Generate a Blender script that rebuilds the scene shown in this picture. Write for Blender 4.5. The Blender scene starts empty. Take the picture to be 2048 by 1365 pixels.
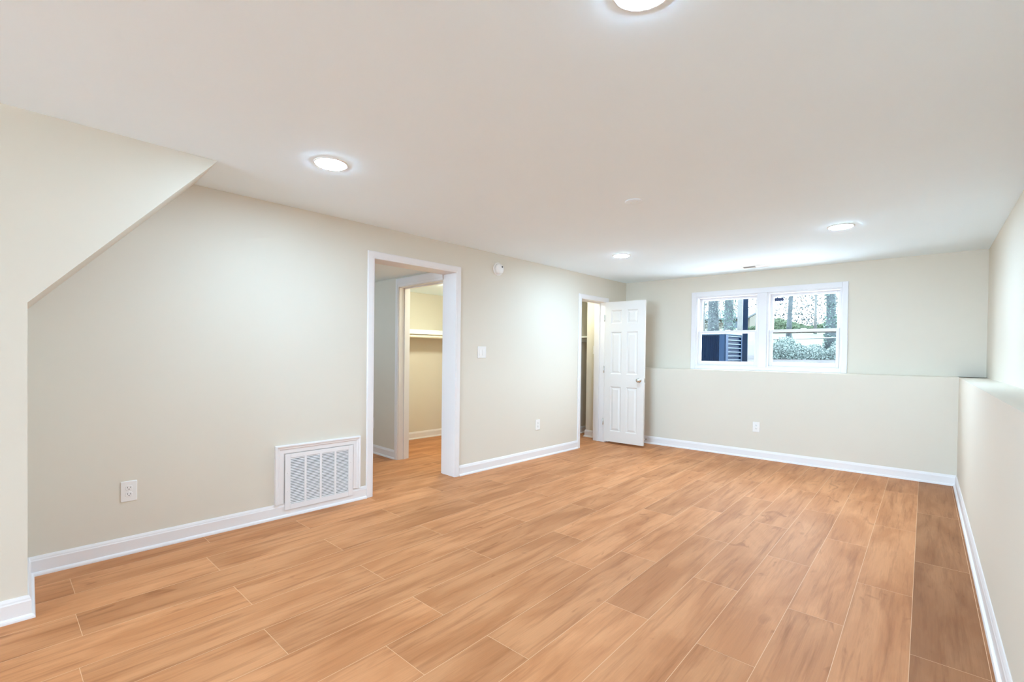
import bpy, bmesh, math, random
from mathutils import Vector, Matrix

# ------------------------------------------------------------------ scene, camera, sky, exposure
sc = bpy.context.scene
C = sc.collection
W_PX, H_PX = 2048, 1365
F_PX, YAW, PITCH, ROLL, CY, CAM_Z = 928.50, -0.69977, -0.01163, -0.01218, 718.97, 1.23981

cam_data = bpy.data.cameras.new('camera')
cam = bpy.data.objects.new('camera', cam_data)
C.objects.link(cam)
cam_data.sensor_fit = 'HORIZONTAL'
cam_data.sensor_width = 36.0
cam_data.lens = 36.0 * F_PX / W_PX
cam_data.shift_x = 0.0
cam_data.shift_y = (CY - H_PX / 2) / W_PX
cam_data.clip_start = 0.02
cam_data.clip_end = 400


def view_axes():
    # rows: camera right, forward and up in the world
    def unit(x, y, z):
        c, s = math.cos(ROLL), math.sin(ROLL)
        x, z = x * c + z * s, -x * s + z * c
        c, s = math.cos(PITCH), math.sin(PITCH)
        y, z = y * c - z * s, y * s + z * c
        c, s = math.cos(YAW), math.sin(YAW)
        return Vector((x * c + y * s, -x * s + y * c, z))
    return unit(1, 0, 0), unit(0, 1, 0), unit(0, 0, 1)


r_, f_, u_ = view_axes()
m = Matrix.Identity(4)
for i in range(3):
    m[i][0], m[i][1], m[i][2] = r_[i], u_[i], -f_[i]
m[2][3] = CAM_Z
cam.matrix_world = m
sc.camera = cam

SKY = 10.5
world = bpy.data.worlds.new('overcast_sky')
sc.world = world
world.use_nodes = True
bg = world.node_tree.nodes['Background']
bg.inputs[0].default_value = (0.65, 0.92, 1.20, 1)
bg.inputs[1].default_value = SKY

sc.view_settings.view_transform = 'Standard'
sc.view_settings.look = 'None'
sc.view_settings.gamma = 1.0
sc.view_settings.use_curve_mapping = False
sc.view_settings.exposure = 1.54
sc.cycles.use_denoising = True
sc.cycles.max_bounces = 14
sc.cycles.diffuse_bounces = 8
sc.cycles.glossy_bounces = 3
sc.cycles.transparent_max_bounces = 16
sc.cycles.sample_clamp_indirect = 6.0

LAMP = 112.0                                     # radiance of a ceiling lamp lens
LAMP_COL = (0.63, 0.98, 1.31)
CLOSET_LAMP = 46.0
CLOSET_COL = (0.97, 1.06, 0.88)

# ------------------------------------------------------------------ room dimensions (metres)
H = 2.32                                        # ceiling
Y, YU = 6.2555, 6.4545                          # lower / upper face of the window wall
XL, AL = -3.21706, 0.06409                      # corner and skew of the left wall
XR, AR, XU = 0.4207, 0.02713, 0.6203            # lower / upper face of the right wall
ZL = 1.0628                                     # ledge height
SB, NB, ZB = 6.036, 0.545, 1.448                # stair bulkhead: edge, depth, knee height
SBT = 5.285                                     # where the sloped soffit meets the ceiling
REAR = -6.0


class Frame:
    """wall frame: s along the wall (to the viewer's left when facing it), n out into the room, z up"""
    def __init__(self, o, ang):
        self.o = Vector(o)
        self.U = Vector((math.cos(ang), math.sin(ang), 0))
        self.N = Vector((-math.sin(ang), math.cos(ang), 0))
        self.ang = ang

    def p(self, s, n, z=0.0):
        return self.o + self.U * s + self.N * n + Vector((0, 0, z))


FL = Frame((XL, Y, 0), math.atan2(-math.cos(AL), -math.sin(AL)))
FB = Frame((0, Y, 0), math.pi)                  # s = -x, n = Y - y
FU = Frame((0, YU, 0), math.pi)
FR = Frame((XR, Y, 0), math.atan2(math.cos(AR), math.sin(AR)))   # s runs away from the viewer: s = -distance
FW = Frame((0, 0, 0), 0.0)                      # the world itself

# ------------------------------------------------------------------ materials
MATS = {}


def srgb(r, g, b):
    def f(c):
        c /= 255.0
        return c / 12.92 if c <= 0.04045 else ((c + 0.055) / 1.055) ** 2.4
    return (f(r), f(g), f(b))


def mat(name, col, rough=0.6, spec=0.4, metal=0.0, bump=0.0, bscale=300.0, var=0.0, vscale=3.0):
    mt = bpy.data.materials.new(name)
    mt.use_nodes = True
    nt = mt.node_tree
    b = nt.nodes['Principled BSDF']
    b.inputs['Base Color'].default_value = (*col, 1)
    b.inputs['Roughness'].default_value = rough
    b.inputs['Specular IOR Level'].default_value = spec
    b.inputs['Metallic'].default_value = metal
    tc = nt.nodes.new('ShaderNodeTexCoord')
    if var > 0:
        nz = nt.nodes.new('ShaderNodeTexNoise')
        nz.inputs['Scale'].default_value = vscale
        nz.inputs['Detail'].default_value = 4
        nt.links.new(tc.outputs['Object'], nz.inputs['Vector'])
        rp = nt.nodes.new('ShaderNodeValToRGB')
        rp.color_ramp.elements[0].position = 0.3
        rp.color_ramp.elements[1].position = 0.7
        rp.color_ramp.elements[0].color = (*[c * (1 - var) for c in col], 1)
        rp.color_ramp.elements[1].color = (*[min(1, c * (1 + var)) for c in col], 1)
        nt.links.new(nz.outputs['Fac'], rp.inputs['Fac'])
        nt.links.new(rp.outputs['Color'], b.inputs['Base Color'])
    if bump > 0:
        nz = nt.nodes.new('ShaderNodeTexNoise')
        nz.inputs['Scale'].default_value = bscale
        nt.links.new(tc.outputs['Object'], nz.inputs['Vector'])
        bp = nt.nodes.new('ShaderNodeBump')
        bp.inputs['Strength'].default_value = bump
        bp.inputs['Distance'].default_value = 0.001
        nt.links.new(nz.outputs['Fac'], bp.inputs['Height'])
        nt.links.new(bp.outputs['Normal'], b.inputs['Normal'])
    MATS[name] = mt
    return mt


M_WALL = mat('greige_wall_paint', (0.700, 0.636, 0.538), 0.75, 0.25, bump=0.05, bscale=260, var=0.006, vscale=1.5)
M_CEIL = mat('white_ceiling_paint', (0.840, 0.930, 0.985), 0.9, 0.1, bump=0.05, bscale=200, var=0.005, vscale=2)
M_TRIM = mat('white_trim_paint', (0.80, 0.755, 0.74), 0.35, 0.4, bump=0.02, bscale=90, var=0.004)
M_DOOR = mat('white_door_paint', (0.71, 0.66, 0.615), 0.38, 0.4, bump=0.02, bscale=120, var=0.004)
M_PLASTIC = mat('white_plastic', (0.80, 0.765, 0.73), 0.3, 0.45, var=0.004)
M_VINYL = mat('white_window_vinyl', (0.75, 0.72, 0.725), 0.35, 0.4, var=0.004)
M_SLOT = mat('dark_slot', (0.03, 0.028, 0.025), 0.6, 0.2, var=0.05)
M_GRILLE_DARK = mat('duct_interior', (0.11, 0.108, 0.10), 0.8, 0.1, var=0.05)
M_NICKEL = mat('satin_nickel', (0.62, 0.61, 0.58), 0.25, 0.5, metal=1.0, var=0.03, vscale=40)
M_BRASS = mat('dull_brass', (0.50, 0.42, 0.26), 0.35, 0.5, metal=1.0, var=0.03, vscale=40)
M_SEAM = mat('seam_highlight', (0.72, 0.43, 0.25), 0.5, 0.3, var=0.02)  # pale colour stands in for light catching the plank bevels
M_SHELF = mat('white_shelf_laminate', (0.86, 0.86, 0.82), 0.4, 0.4, var=0.004)
M_ROD = mat('pale_closet_rod', (0.78, 0.72, 0.60), 0.45, 0.4, var=0.02, vscale=20)
M_STICK = mat('navy_sticker', (0.02, 0.035, 0.10), 0.5, 0.3, var=0.05)
M_STICKW = mat('sticker_print', (0.06, 0.08, 0.14), 0.5, 0.3, var=0.02)
M_STRIP = mat('grey_weatherstrip', (0.12, 0.13, 0.13), 0.7, 0.2, var=0.05)


def emit(name, col, strength):
    mt = bpy.data.materials.new(name)
    mt.use_nodes = True
    nt = mt.node_tree
    nt.nodes.remove(nt.nodes['Principled BSDF'])
    e = nt.nodes.new('ShaderNodeEmission')
    e.inputs[0].default_value = (*col, 1)
    e.inputs[1].default_value = strength
    nt.links.new(e.outputs[0], nt.nodes['Material Output'].inputs[0])
    return mt


M_LENS = emit('lit_lamp_lens', LAMP_COL, LAMP)
M_CLENS = emit('lit_closet_lamp', CLOSET_COL, CLOSET_LAMP)


def glass_mat(name, tint):
    mt = bpy.data.materials.new(name)
    mt.use_nodes = True
    nt = mt.node_tree
    nt.nodes.remove(nt.nodes['Principled BSDF'])
    t = nt.nodes.new('ShaderNodeBsdfTransparent')
    t.inputs[0].default_value = (*tint, 1)
    g = nt.nodes.new('ShaderNodeBsdfGlossy')
    g.inputs['Roughness'].default_value = 0.02
    fr = nt.nodes.new('ShaderNodeFresnel')
    fr.inputs[0].default_value = 1.07
    mx = nt.nodes.new('ShaderNodeMixShader')
    nt.links.new(fr.outputs[0], mx.inputs[0])
    nt.links.new(t.outputs[0], mx.inputs[1])
    nt.links.new(g.outputs[0], mx.inputs[2])
    nt.links.new(mx.outputs[0], nt.nodes['Material Output'].inputs[0])
    return mt


M_GLASS = glass_mat('window_glass', (0.91, 0.85, 0.80))
M_CLEAR = glass_mat('clear_glass', (0.97, 0.985, 0.98))


def wood_mat():
    mt = bpy.data.materials.new('oak_laminate_planks')
    mt.use_nodes = True
    nt = mt.node_tree
    N, L = nt.nodes, nt.links
    b = N['Principled BSDF']
    at = N.new('ShaderNodeAttribute'); at.attribute_name = 'plank'        # x, y = grain offset, z = tone
    tc = N.new('ShaderNodeAttribute'); tc.attribute_name = 'grain'        # plank coordinates in metres: x along, y across
    add = N.new('ShaderNodeVectorMath'); add.operation = 'ADD'
    L.new(tc.outputs['Vector'], add.inputs[0]); L.new(at.outputs['Vector'], add.inputs[1])

    def stretched(sx, sy, scale, detail, rough=0.55, dist=0.0):
        mp = N.new('ShaderNodeMapping')
        mp.inputs['Scale'].default_value = (sx, sy, 1)
        L.new(add.outputs[0], mp.inputs['Vector'])
        nz = N.new('ShaderNodeTexNoise')
        nz.inputs['Scale'].default_value = scale
        nz.inputs['Detail'].default_value = detail
        nz.inputs['Roughness'].default_value = rough
        nz.inputs['Distortion'].default_value = dist
        L.new(mp.outputs[0], nz.inputs['Vector'])
        return nz
    broad = stretched(1.7, 7.0, 1.0, 4, 0.5, 0.6)
    streak = stretched(1.9, 28.0, 1.0, 5, 0.6, 0.35)
    fine = stretched(6.0, 190.0, 1.0, 4, 0.6)
    knot = stretched(3.6, 9.0, 1.0, 2, 0.5, 1.2)

    def ramp(src, p0, p1, c0, c1):
        r = N.new('ShaderNodeValToRGB')
        r.color_ramp.elements[0].position = p0
        r.color_ramp.elements[1].position = p1
        r.color_ramp.elements[0].color = (*c0, 1)
        r.color_ramp.elements[1].color = (*c1, 1)
        L.new(src, r.inputs['Fac'])
        return r
    light = (0.625, 0.282, 0.126)
    mid = (0.500, 0.205, 0.083)
    dark = (0.290, 0.100, 0.034)
    base = ramp(broad.outputs['Fac'], 0.38, 0.62, mid, light)

    def mix(fac, a, c, mode='MIX'):
        mx = N.new('ShaderNodeMix'); mx.data_type = 'RGBA'; mx.blend_type = mode
        L.new(fac, mx.inputs[0]) if not isinstance(fac, float) else setattr(mx.inputs[0], 'default_value', fac)
        L.new(a, mx.inputs[6])
        if isinstance(c, tuple):
            mx.inputs[7].default_value = (*c, 1)
        else:
            L.new(c, mx.inputs[7])
        return mx.outputs[2]
    sm = ramp(streak.outputs['Fac'], 0.50, 0.72, (0, 0, 0), (0.58, 0.58, 0.58))
    col = mix(sm.outputs['Color'], base.outputs['Color'], dark)
    km = ramp(knot.outputs['Fac'], 0.66, 0.76, (0, 0, 0), (0.55, 0.55, 0.55))
    col = mix(km.outputs['Color'], col, dark)
    fm = ramp(fine.outputs['Fac'], 0.3, 0.75, (0.93, 0.93, 0.93), (1.05, 1.04, 1.03))
    col = mix(1.0, col, fm.outputs['Color'], 'MULTIPLY')
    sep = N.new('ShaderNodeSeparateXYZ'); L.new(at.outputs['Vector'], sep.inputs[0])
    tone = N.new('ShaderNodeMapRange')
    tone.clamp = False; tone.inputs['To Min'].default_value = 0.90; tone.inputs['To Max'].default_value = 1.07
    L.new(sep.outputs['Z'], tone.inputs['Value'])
    cmb = N.new('ShaderNodeCombineColor')
    for i in range(3):
        L.new(tone.outputs[0], cmb.inputs[i])
    col = mix(1.0, col, cmb.outputs[0], 'MULTIPLY')
    L.new(col, b.inputs['Base Color'])
    b.inputs['Roughness'].default_value = 0.50
    b.inputs['Specular IOR Level'].default_value = 0.12
    bp = N.new('ShaderNodeBump'); bp.inputs['Strength'].default_value = 0.06; bp.inputs['Distance'].default_value = 0.001
    L.new(fine.outputs['Fac'], bp.inputs['Height']); L.new(bp.outputs['Normal'], b.inputs['Normal'])
    return mt


M_WOOD = wood_mat()

# ------------------------------------------------------------------ mesh helpers


class MB:
    """collects shapes in one mesh; faces carry a material slot number"""
    def __init__(self):
        self.bm = bmesh.new()

    def quad(self, pts, mi=0):
        vs = [self.bm.verts.new(p) for p in pts]
        f = self.bm.faces.new(vs)
        f.material_index = mi
        return f

    def box(self, x0, x1, y0, y1, z0, z1, mi=0, bev=0.0, fr=None, seg=1):
        x0, x1 = sorted((x0, x1)); y0, y1 = sorted((y0, y1)); z0, z1 = sorted((z0, z1))
        P = [(x0, y0, z0), (x1, y0, z0), (x1, y1, z0), (x0, y1, z0), (x0, y0, z1), (x1, y0, z1), (x1, y1, z1), (x0, y1, z1)]
        vs = [self.bm.verts.new(fr.p(*p) if fr else p) for p in P]
        fs = []
        for q in ((0, 3, 2, 1), (4, 5, 6, 7), (0, 1, 5, 4), (1, 2, 6, 5), (2, 3, 7, 6), (3, 0, 4, 7)):
            f = self.bm.faces.new([vs[i] for i in q]); f.material_index = mi; fs.append(f)
        if bev > 0:
            es = list({e for f in fs for e in f.edges})
            bmesh.ops.bevel(self.bm, geom=es, offset=bev, segments=seg, affect='EDGES', profile=0.5)
        return fs

    def prism(self, prof, path_a, path_b, mi=0):
        """sweep a closed profile (list of Vectors for end a and for end b)"""
        a = [self.bm.verts.new(p) for p in path_a]
        b = [self.bm.verts.new(p) for p in path_b]
        n = len(a)
        for i in range(n):
            f = self.bm.faces.new((a[i], a[(i + 1) % n], b[(i + 1) % n], b[i])); f.material_index = mi
        for end in (a[::-1], b):
            f = self.bm.faces.new(end); f.material_index = mi

    def lathe(self, prof, axis='z', n=32, o=(0, 0, 0), mi=0, cap=True):
        """prof: (radius, height) pairs"""
        o = Vector(o)
        rings = []
        for r, h in prof:
            ring = []
            for k in range(n):
                a = 2 * math.pi * k / n
                c, s = r * math.cos(a), r * math.sin(a)
                v = {'z': (c, s, h), 'y': (s, h, c), 'x': (h, c, s)}[axis]
                ring.append(self.bm.verts.new(o + Vector(v)))
            rings.append(ring)
        for i in range(len(rings) - 1):
            for k in range(n):
                f = self.bm.faces.new((rings[i][k], rings[i][(k + 1) % n], rings[i + 1][(k + 1) % n], rings[i + 1][k]))
                f.material_index = mi; f.smooth = True
        if cap:
            for ring in (rings[0][::-1], rings[-1]):
                if len(set(tuple(round(c, 6) for c in v.co) for v in ring)) > 2:
                    f = self.bm.faces.new(ring); f.material_index = mi

    def tube(self, pts, r, n=10, mi=0):
        pts = [Vector(p) for p in pts]
        rings = []
        for i, p in enumerate(pts):
            d = (pts[min(i + 1, len(pts) - 1)] - pts[max(i - 1, 0)]).normalized()
            a = d.cross(Vector((0, 0, 1)) if abs(d.z) < 0.9 else Vector((1, 0, 0))).normalized()
            c = d.cross(a)
            rr = r[i] if isinstance(r, (list, tuple)) else r
            rings.append([self.bm.verts.new(p + a * rr * math.cos(2 * math.pi * k / n) + c * rr * math.sin(2 * math.pi * k / n)) for k in range(n)])
        for i in range(len(rings) - 1):
            for k in range(n):
                f = self.bm.faces.new((rings[i][k], rings[i][(k + 1) % n], rings[i + 1][(k + 1) % n], rings[i + 1][k]))
                f.material_index = mi; f.smooth = True
        for ring in (rings[0][::-1], rings[-1]):
            f = self.bm.faces.new(ring); f.material_index = mi

    def build(self, name, mats, parent=None, loc=None, rotz=None, normals=True):
        if normals:
            bmesh.ops.recalc_face_normals(self.bm, faces=self.bm.faces[:])
        me = bpy.data.meshes.new(name)
        self.bm.to_mesh(me)
        self.bm.free()
        for mt in (mats if isinstance(mats, (list, tuple)) else [mats]):
            me.materials.append(mt)
        o = bpy.data.objects.new(name, me)
        C.objects.link(o)
        if loc is not None:
            o.location = loc
        if rotz is not None:
            o.rotation_euler = (0, 0, rotz)
        if parent is not None:
            o.parent = parent
        return o


def tag(o, label=None, cat=None, group=None, kind=None):
    if label: o['label'] = label
    if cat: o['category'] = cat
    if group: o['group'] = group
    if kind: o['kind'] = kind
    return o


def thing(name, loc, rotz, label, cat, group=None, kind=None):
    o = bpy.data.objects.new(name, None)
    o.empty_display_size = 0.05
    C.objects.link(o)
    o.location = loc
    o.rotation_euler = (0, 0, rotz)
    return tag(o, label, cat, group, kind)


def struct(o, label, cat):
    return tag(o, label, cat, None, 'structure')


def holed(mb, fr, s0, s1, n0, n1, z0, z1, holes, mi=0):
    """a slab in a wall frame with rectangular through-holes (s0, s1, z0, z1), built from boxes between cuts"""
    ss = sorted({s0, s1, *[h[0] for h in holes], *[h[1] for h in holes]})
    zs = sorted({z0, z1, *[h[2] for h in holes], *[h[3] for h in holes]})
    ss = [s for s in ss if s0 <= s <= s1]; zs = [z for z in zs if z0 <= z <= z1]
    vid = {}

    def v(s, n, z):
        k = (round(s, 5), round(n, 5), round(z, 5))
        if k not in vid:
            vid[k] = mb.bm.verts.new(fr.p(s, n, z))
        return vid[k]

    def solid(i, j):
        if not (0 <= i < len(ss) - 1 and 0 <= j < len(zs) - 1):
            return False
        cs, cz = (ss[i] + ss[i + 1]) / 2, (zs[j] + zs[j + 1]) / 2
        return not any(h[0] < cs < h[1] and h[2] < cz < h[3] for h in holes)
    for i in range(len(ss) - 1):
        for j in range(len(zs) - 1):
            if not solid(i, j):
                continue
            a, b, c, d = ss[i], ss[i + 1], zs[j], zs[j + 1]
            for n in (n0, n1):
                mb.bm.faces.new((v(a, n, c), v(b, n, c), v(b, n, d), v(a, n, d)))
            if not solid(i - 1, j): mb.bm.faces.new((v(a, n0, c), v(a, n1, c), v(a, n1, d), v(a, n0, d)))
            if not solid(i + 1, j): mb.bm.faces.new((v(b, n0, c), v(b, n1, c), v(b, n1, d), v(b, n0, d)))
            if not solid(i, j - 1): mb.bm.faces.new((v(a, n0, c), v(b, n0, c), v(b, n1, c), v(a, n1, c)))
            if not solid(i, j + 1): mb.bm.faces.new((v(a, n0, d), v(b, n0, d), v(b, n1, d), v(a, n1, d)))


# ------------------------------------------------------------------ floor: one surface of staggered planks
def plank_floor():
    rows = [0.30, -0.036, -0.278, -0.511, -0.737, -0.967, -1.200, -1.432, -1.668, -1.931, -2.174, -2.430, -2.682, -2.945, -3.192, -3.440, -3.668, -3.910]
    while rows[-1] > -8.2:
        rows.append(rows[-1] - 0.242)
    ends = [3.0, 3.70, 3.08, 3.645, 4.238, 3.64, 4.213, 4.813, 5.155, 4.84, 5.455, 4.835, 5.415, 6.0, 5.405, 5.98, 5.325]
    rnd = random.Random(5)                        # the two rows along the right wall are darker boards
    bm = bmesh.new()
    pl = bm.faces.layers.float_vector.new('plank')
    gl = bm.loops.layers.float_vector.new('grain')
    Lk, g = 1.2, 0.0011
    u0, u1 = -2.2, 13.2
    P = lambda n, u, z: FR.o + FR.N * (-n) + FR.U * (-u) + Vector((0, 0, z))
    for i in range(len(rows) - 1):
        a, b = rows[i + 1], rows[i]
        e = ends[i] if i < len(ends) else rnd.random() * 1.2
        k0 = math.floor((u0 - e) / Lk) - 1
        u = e + k0 * Lk
        while u < u1:
            c, d = max(u, u0), min(u + Lk, u1)
            tone = (rnd.random(), rnd.random(), rnd.random())
            if d - c > 0.02:
                vs = [bm.verts.new(P(n, w, 0)) for n, w in ((a + g, c + g), (b - g, c + g), (b - g, d - g), (a + g, d - g))]
                f = bm.faces.new(vs)
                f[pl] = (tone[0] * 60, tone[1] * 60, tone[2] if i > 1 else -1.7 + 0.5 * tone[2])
                for lp, (n, w) in zip(f.loops, ((a, c), (b, c), (b, d), (a, d))):
                    lp[gl] = (w - c, n - a, 0)
            u += Lk
    # bed under the planks, its pale colour painting highlights in the seams
    lo, hi = rows[-1], rows[0]
    vs = [bm.verts.new(P(n, w, -0.0003)) for n, w in ((lo, u0), (hi, u0), (hi, u1), (lo, u1))]
    f = bm.faces.new(vs); f.material_index = 1
    vb = [bm.verts.new(P(n, w, -0.12)) for n, w in ((lo, u0), (hi, u0), (hi, u1), (lo, u1))]
    f = bm.faces.new(vb[::-1]); f.material_index = 1
    for i in range(4):
        f = bm.faces.new((vs[i], vb[i], vb[(i + 1) % 4], vs[(i + 1) % 4])); f.material_index = 1
    me = bpy.data.meshes.new('floor')
    for f in bm.faces:
        f.normal_update()
        if f.material_index == 0 and f.normal.z < 0:
            f.normal_flip()
    bm.to_mesh(me); bm.free()
    me.materials.append(M_WOOD); me.materials.append(M_SEAM)
    o = bpy.data.objects.new('floor', me); C.objects.link(o)
    return struct(o, 'orange brown oak-look plank floor with highlights painted pale in the seams', 'floor')


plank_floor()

# ------------------------------------------------------------------ walls
WT = 0.185                                       # left wall thickness
O1 = (3.087, 3.985, 0.0, 2.040)                  # cased opening to the hall
O2 = (0.357, 0.947, 0.0, 1.985)                  # door opening beside the window wall
J = 0.018                                        # jamb board
mb = MB()
holed(mb, FL, -0.26, 13.2, -WT, 0.0, 0.0, H + 0.05,
      [(O1[0] - J, O1[1] + J, 0.0, O1[3] + J), (O2[0] - J, O2[1] + J, 0.0, O2[3] + J)])
struct(mb.build('wall_left', M_WALL), 'long greige wall with the hall opening, vent grille and closet door', 'wall')

mb = MB()                                        # stair bulkhead: prism with a sloped soffit
prof = [(SB, 0.0), (SB, ZB), (SBT, H + 0.0), (SBT, H + 0.05), (13.2, H + 0.05), (13.2, 0.0)]
mb.prism(prof, [FL.p(s, -0.01, z) for s, z in prof], [FL.p(s, NB, z) for s, z in prof])
struct(mb.build('wall_stair', M_WALL), 'stair bulkhead with sloping underside jutting from the wall at the left edge', 'wall')

mb = MB()                                        # window wall: low thick part with ledge, set-back upper part
holed(mb, FU, -2.5, 3.6, -0.22, 0.0, ZL, H + 0.05, [(0.535, 2.165, ZL + 0.004, 2.045)])
mb.box(-XR - 0.6, -XL + 0.3, -0.42, 0.0, 0.0, ZL, fr=FB)
struct(mb.build('wall_back', M_WALL), 'far wall with a waist-high ledge under the double window', 'wall')

mb = MB()                                        # right wall with its ledge
FRU = Frame(FR.o + Vector((XU - XR, 0, 0)), FR.ang)
mb.box(-13.2, 0.6, -0.5, 0.0, 0.0, ZL, fr=FR)
mb.box(-13.2, 0.6, -0.5, 0.0, ZL, H + 0.05, fr=FRU)
struct(mb.build('wall_right', M_WALL), 'right-hand wall with a deep waist-high ledge', 'wall')

mb = MB()                                        # rear wall; its unseen glazed opening is added to let in daylight
holed(mb, FW, -5.2, 1.4, REAR - 0.15, REAR, 0.0, H + 0.05, [(-3.00, -0.20, 0.02, 2.20)])
struct(mb.build('wall_rear', M_WALL), 'rear wall behind the viewer with an opening added for daylight', 'wall')

mb = MB()
mb.box(-5.2, 1.6, REAR - 0.2, 7.0, H, H + 0.2, fr=FW)
struct(mb.build('ceiling', M_CEIL), 'flat white ceiling with recessed lights', 'ceiling')

# unseen patio door, added in the rear wall to brighten the room
mb = MB()
for a, b in ((-3.00, -2.93), (-1.64, -1.56), (-0.27, -0.20)):
    mb.box(a, b, REAR - 0.12, REAR - 0.03, 0.02, 2.20, bev=0.004)
mb.box(-3.00, -0.20, REAR - 0.12, REAR - 0.03, 2.13, 2.20, bev=0.004)
mb.box(-3.00, -0.20, REAR - 0.12, REAR - 0.03, 0.02, 0.08, bev=0.004)
pd = mb.build('added_door', M_VINYL)
struct(pd, 'unseen white framed door added behind the viewer to let in daylight', 'door')
mb = MB(); mb.box(-2.93, -0.27, REAR - 0.085, REAR - 0.075, 0.08, 2.13); mb.build('pane', M_CLEAR, pd)
pl_ = bpy.data.lights.new('daylight_portal_rear', 'AREA')
pl_.shape = 'RECTANGLE'; pl_.size = 2.8; pl_.size_y = 2.18
pl_.cycles.is_portal = True
po = bpy.data.objects.new('daylight_portal_rear', pl_); C.objects.link(po)
po.location = (-1.60, REAR - 0.16, 1.11); po.rotation_euler = (math.radians(90), 0, 0)
pl2 = bpy.data.lights.new('daylight_portal_window', 'AREA')
pl2.shape = 'RECTANGLE'; pl2.size = 1.64; pl2.size_y = 0.98
pl2.cycles.is_portal = True
po2 = bpy.data.objects.new('daylight_portal_window', pl2); C.objects.link(po2)
po2.location = (-1.35, YU + 0.23, 1.56); po2.rotation_euler = (math.radians(-90), 0, 0)

# rooms behind the left wall: hall, walk-in closet, small closet (one shell each)
HS = 3.085                                       # face of the wall that ends the hall
mb = MB()
holed(mb, Frame(FL.p(HS, -WT), FL.ang - math.pi / 2), 0.0, 2.4, -0.14, 0.0, 0.0, 2.14, [(0.005, 0.845, 0.0, 2.0)])
struct(mb.build('wall_hall', M_WALL), 'grey wall across the end of the hall beyond the cased opening', 'wall')
mb = MB()
mb.box(2.945, 5.3, -2.6, -2.45, 0, 2.14, fr=FL)
mb.box(5.3, 5.42, -2.6, -WT, 0, 2.14, fr=FL)
struct(mb.build('wall_hall_side', M_WALL), 'hall side walls out of sight behind the long wall', 'wall')
mb = MB()
mb.box(1.2, 2.945, -2.11, -1.985, 0, 2.14, fr=FL)
mb.box(1.2, 1.3, -1.985, -WT, 0, 2.14, fr=FL)
mb.box(2.945, 2.99, -2.45, -1.985, 0, 2.14, fr=FL)
struct(mb.build('wall_closet', M_WALL), 'cream lit wall inside the walk-in closet beyond the hall', 'wall')
mb = MB()
mb.box(-1.2, 1.1, -0.80, -0.67, 0, 2.14, fr=FL)
mb.box(0.08, 0.18, -0.434, -WT, 0, 2.14, fr=FL)
mb.box(1.0, 1.1, -0.67, -WT, 0, 2.14, fr=FL)
mb.box(-1.3, -1.2, -0.80, -WT, 0, 2.14, fr=FL)
mb.box(-1.2, 0.08, -0.30, -WT, 0, 2.14, fr=FL)
struct(mb.build('wall_small_closet', M_WALL), 'tan wall inside the small closet behind the open white door', 'wall')
mb = MB()
mb.box(-1.3, 5.5, -2.65, -WT - 0.001, 2.10, 2.2, fr=FL)
struct(mb.build('ceiling_hall', M_CEIL), 'lower ceiling of the hall and closets', 'ceiling')

# ------------------------------------------------------------------ trim
BH, BT = 0.104, 0.013


def base_profile():
    # (n, z) outline of a baseboard with a shaped cap and a quarter-round shoe
    return [(0, 0), (0.026, 0), (0.0255, 0.008), (0.0225, 0.015), (0.017, 0.019), (BT, 0.020), (BT, 0.080), (0.0105, 0.086), (0.0095, 0.092), (0.007, 0.0985), (0.0045, BH), (0, BH)]


def baseboard(mb, fr, s0, s1, m0=0, m1=0, n_at=0.0):
    """m0 / m1: +1 mitred outside corner, -1 inside corner, 0 square"""
    pr = base_profile()
    A = [fr.p(s0 - m0 * n, n_at + n, z) for n, z in pr]
    B = [fr.p(s1 + m1 * n, n_at + n, z) for n, z in pr]
    mb.prism(pr, A, B)


CW = 0.062                                       # door casing width


def casing(mb, fr, s0, s1, zt, width=CW, n_at=0.0, thick=0.016, z0=0.0):
    """mitred three-sided casing round an opening s0..s1 up to zt; stepped profile"""
    pr = [(0.0, 0.0), (0.0, 0.008), (0.006, 0.011), (0.012, 0.011), (0.018, thick * 0.9), (width - 0.012, thick), (width - 0.004, thick), (width, thick - 0.005), (width, 0.0)]
    L0 = [fr.p(s1 + w, n_at + n, z0) for w, n in pr]
    L1 = [fr.p(s1 + w, n_at + n, zt + w) for w, n in pr]
    R1 = [fr.p(s0 - w, n_at + n, zt + w) for w, n in pr]
    R0 = [fr.p(s0 - w, n_at + n, z0) for w, n in pr]
    for a, b in ((L0, L1), (L1, R1), (R1, R0)):
        mb.prism(pr, a, b)


def jamb(mb, fr, o, n0, n1, stop=True):
    s0, s1, _, zt = o
    mb.box(s0 - J, s0, n0, n1, 0.0, zt + J, fr=fr)
    mb.box(s1, s1 + J, n0, n1, 0.0, zt + J, fr=fr)
    mb.box(s0, s1, n0, n1, zt, zt + J, fr=fr)
    if stop:
        c = n0 + (n1 - n0) * 0.42
        for a, b in ((s0, s0 + 0.011), (s1 - 0.011, s1)):
            mb.box(a, b, c - 0.017, c + 0.017, 0.0, zt, fr=fr)
        mb.box(s0 + 0.011, s1 - 0.011, c - 0.017, c + 0.017, zt - 0.011, zt, fr=fr)


mb = MB()
casing(mb, FL, O1[0] + 0.004, O1[1] - 0.004 + 0.004, O1[3])
jamb(mb, FL, O1, -WT - 0.008, 0.001, stop=False)
struct(mb.build('trim_1', M_TRIM), 'white casing and jamb of the wide opening to the hall', 'door casing')
mb = MB()
casing(mb, FL, O2[0], O2[1], O2[3])
jamb(mb, FL, O2, -WT - 0.002, 0.001)
struct(mb.build('trim_2', M_TRIM), 'white casing of the closet doorway beside the open door', 'door casing')

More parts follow.
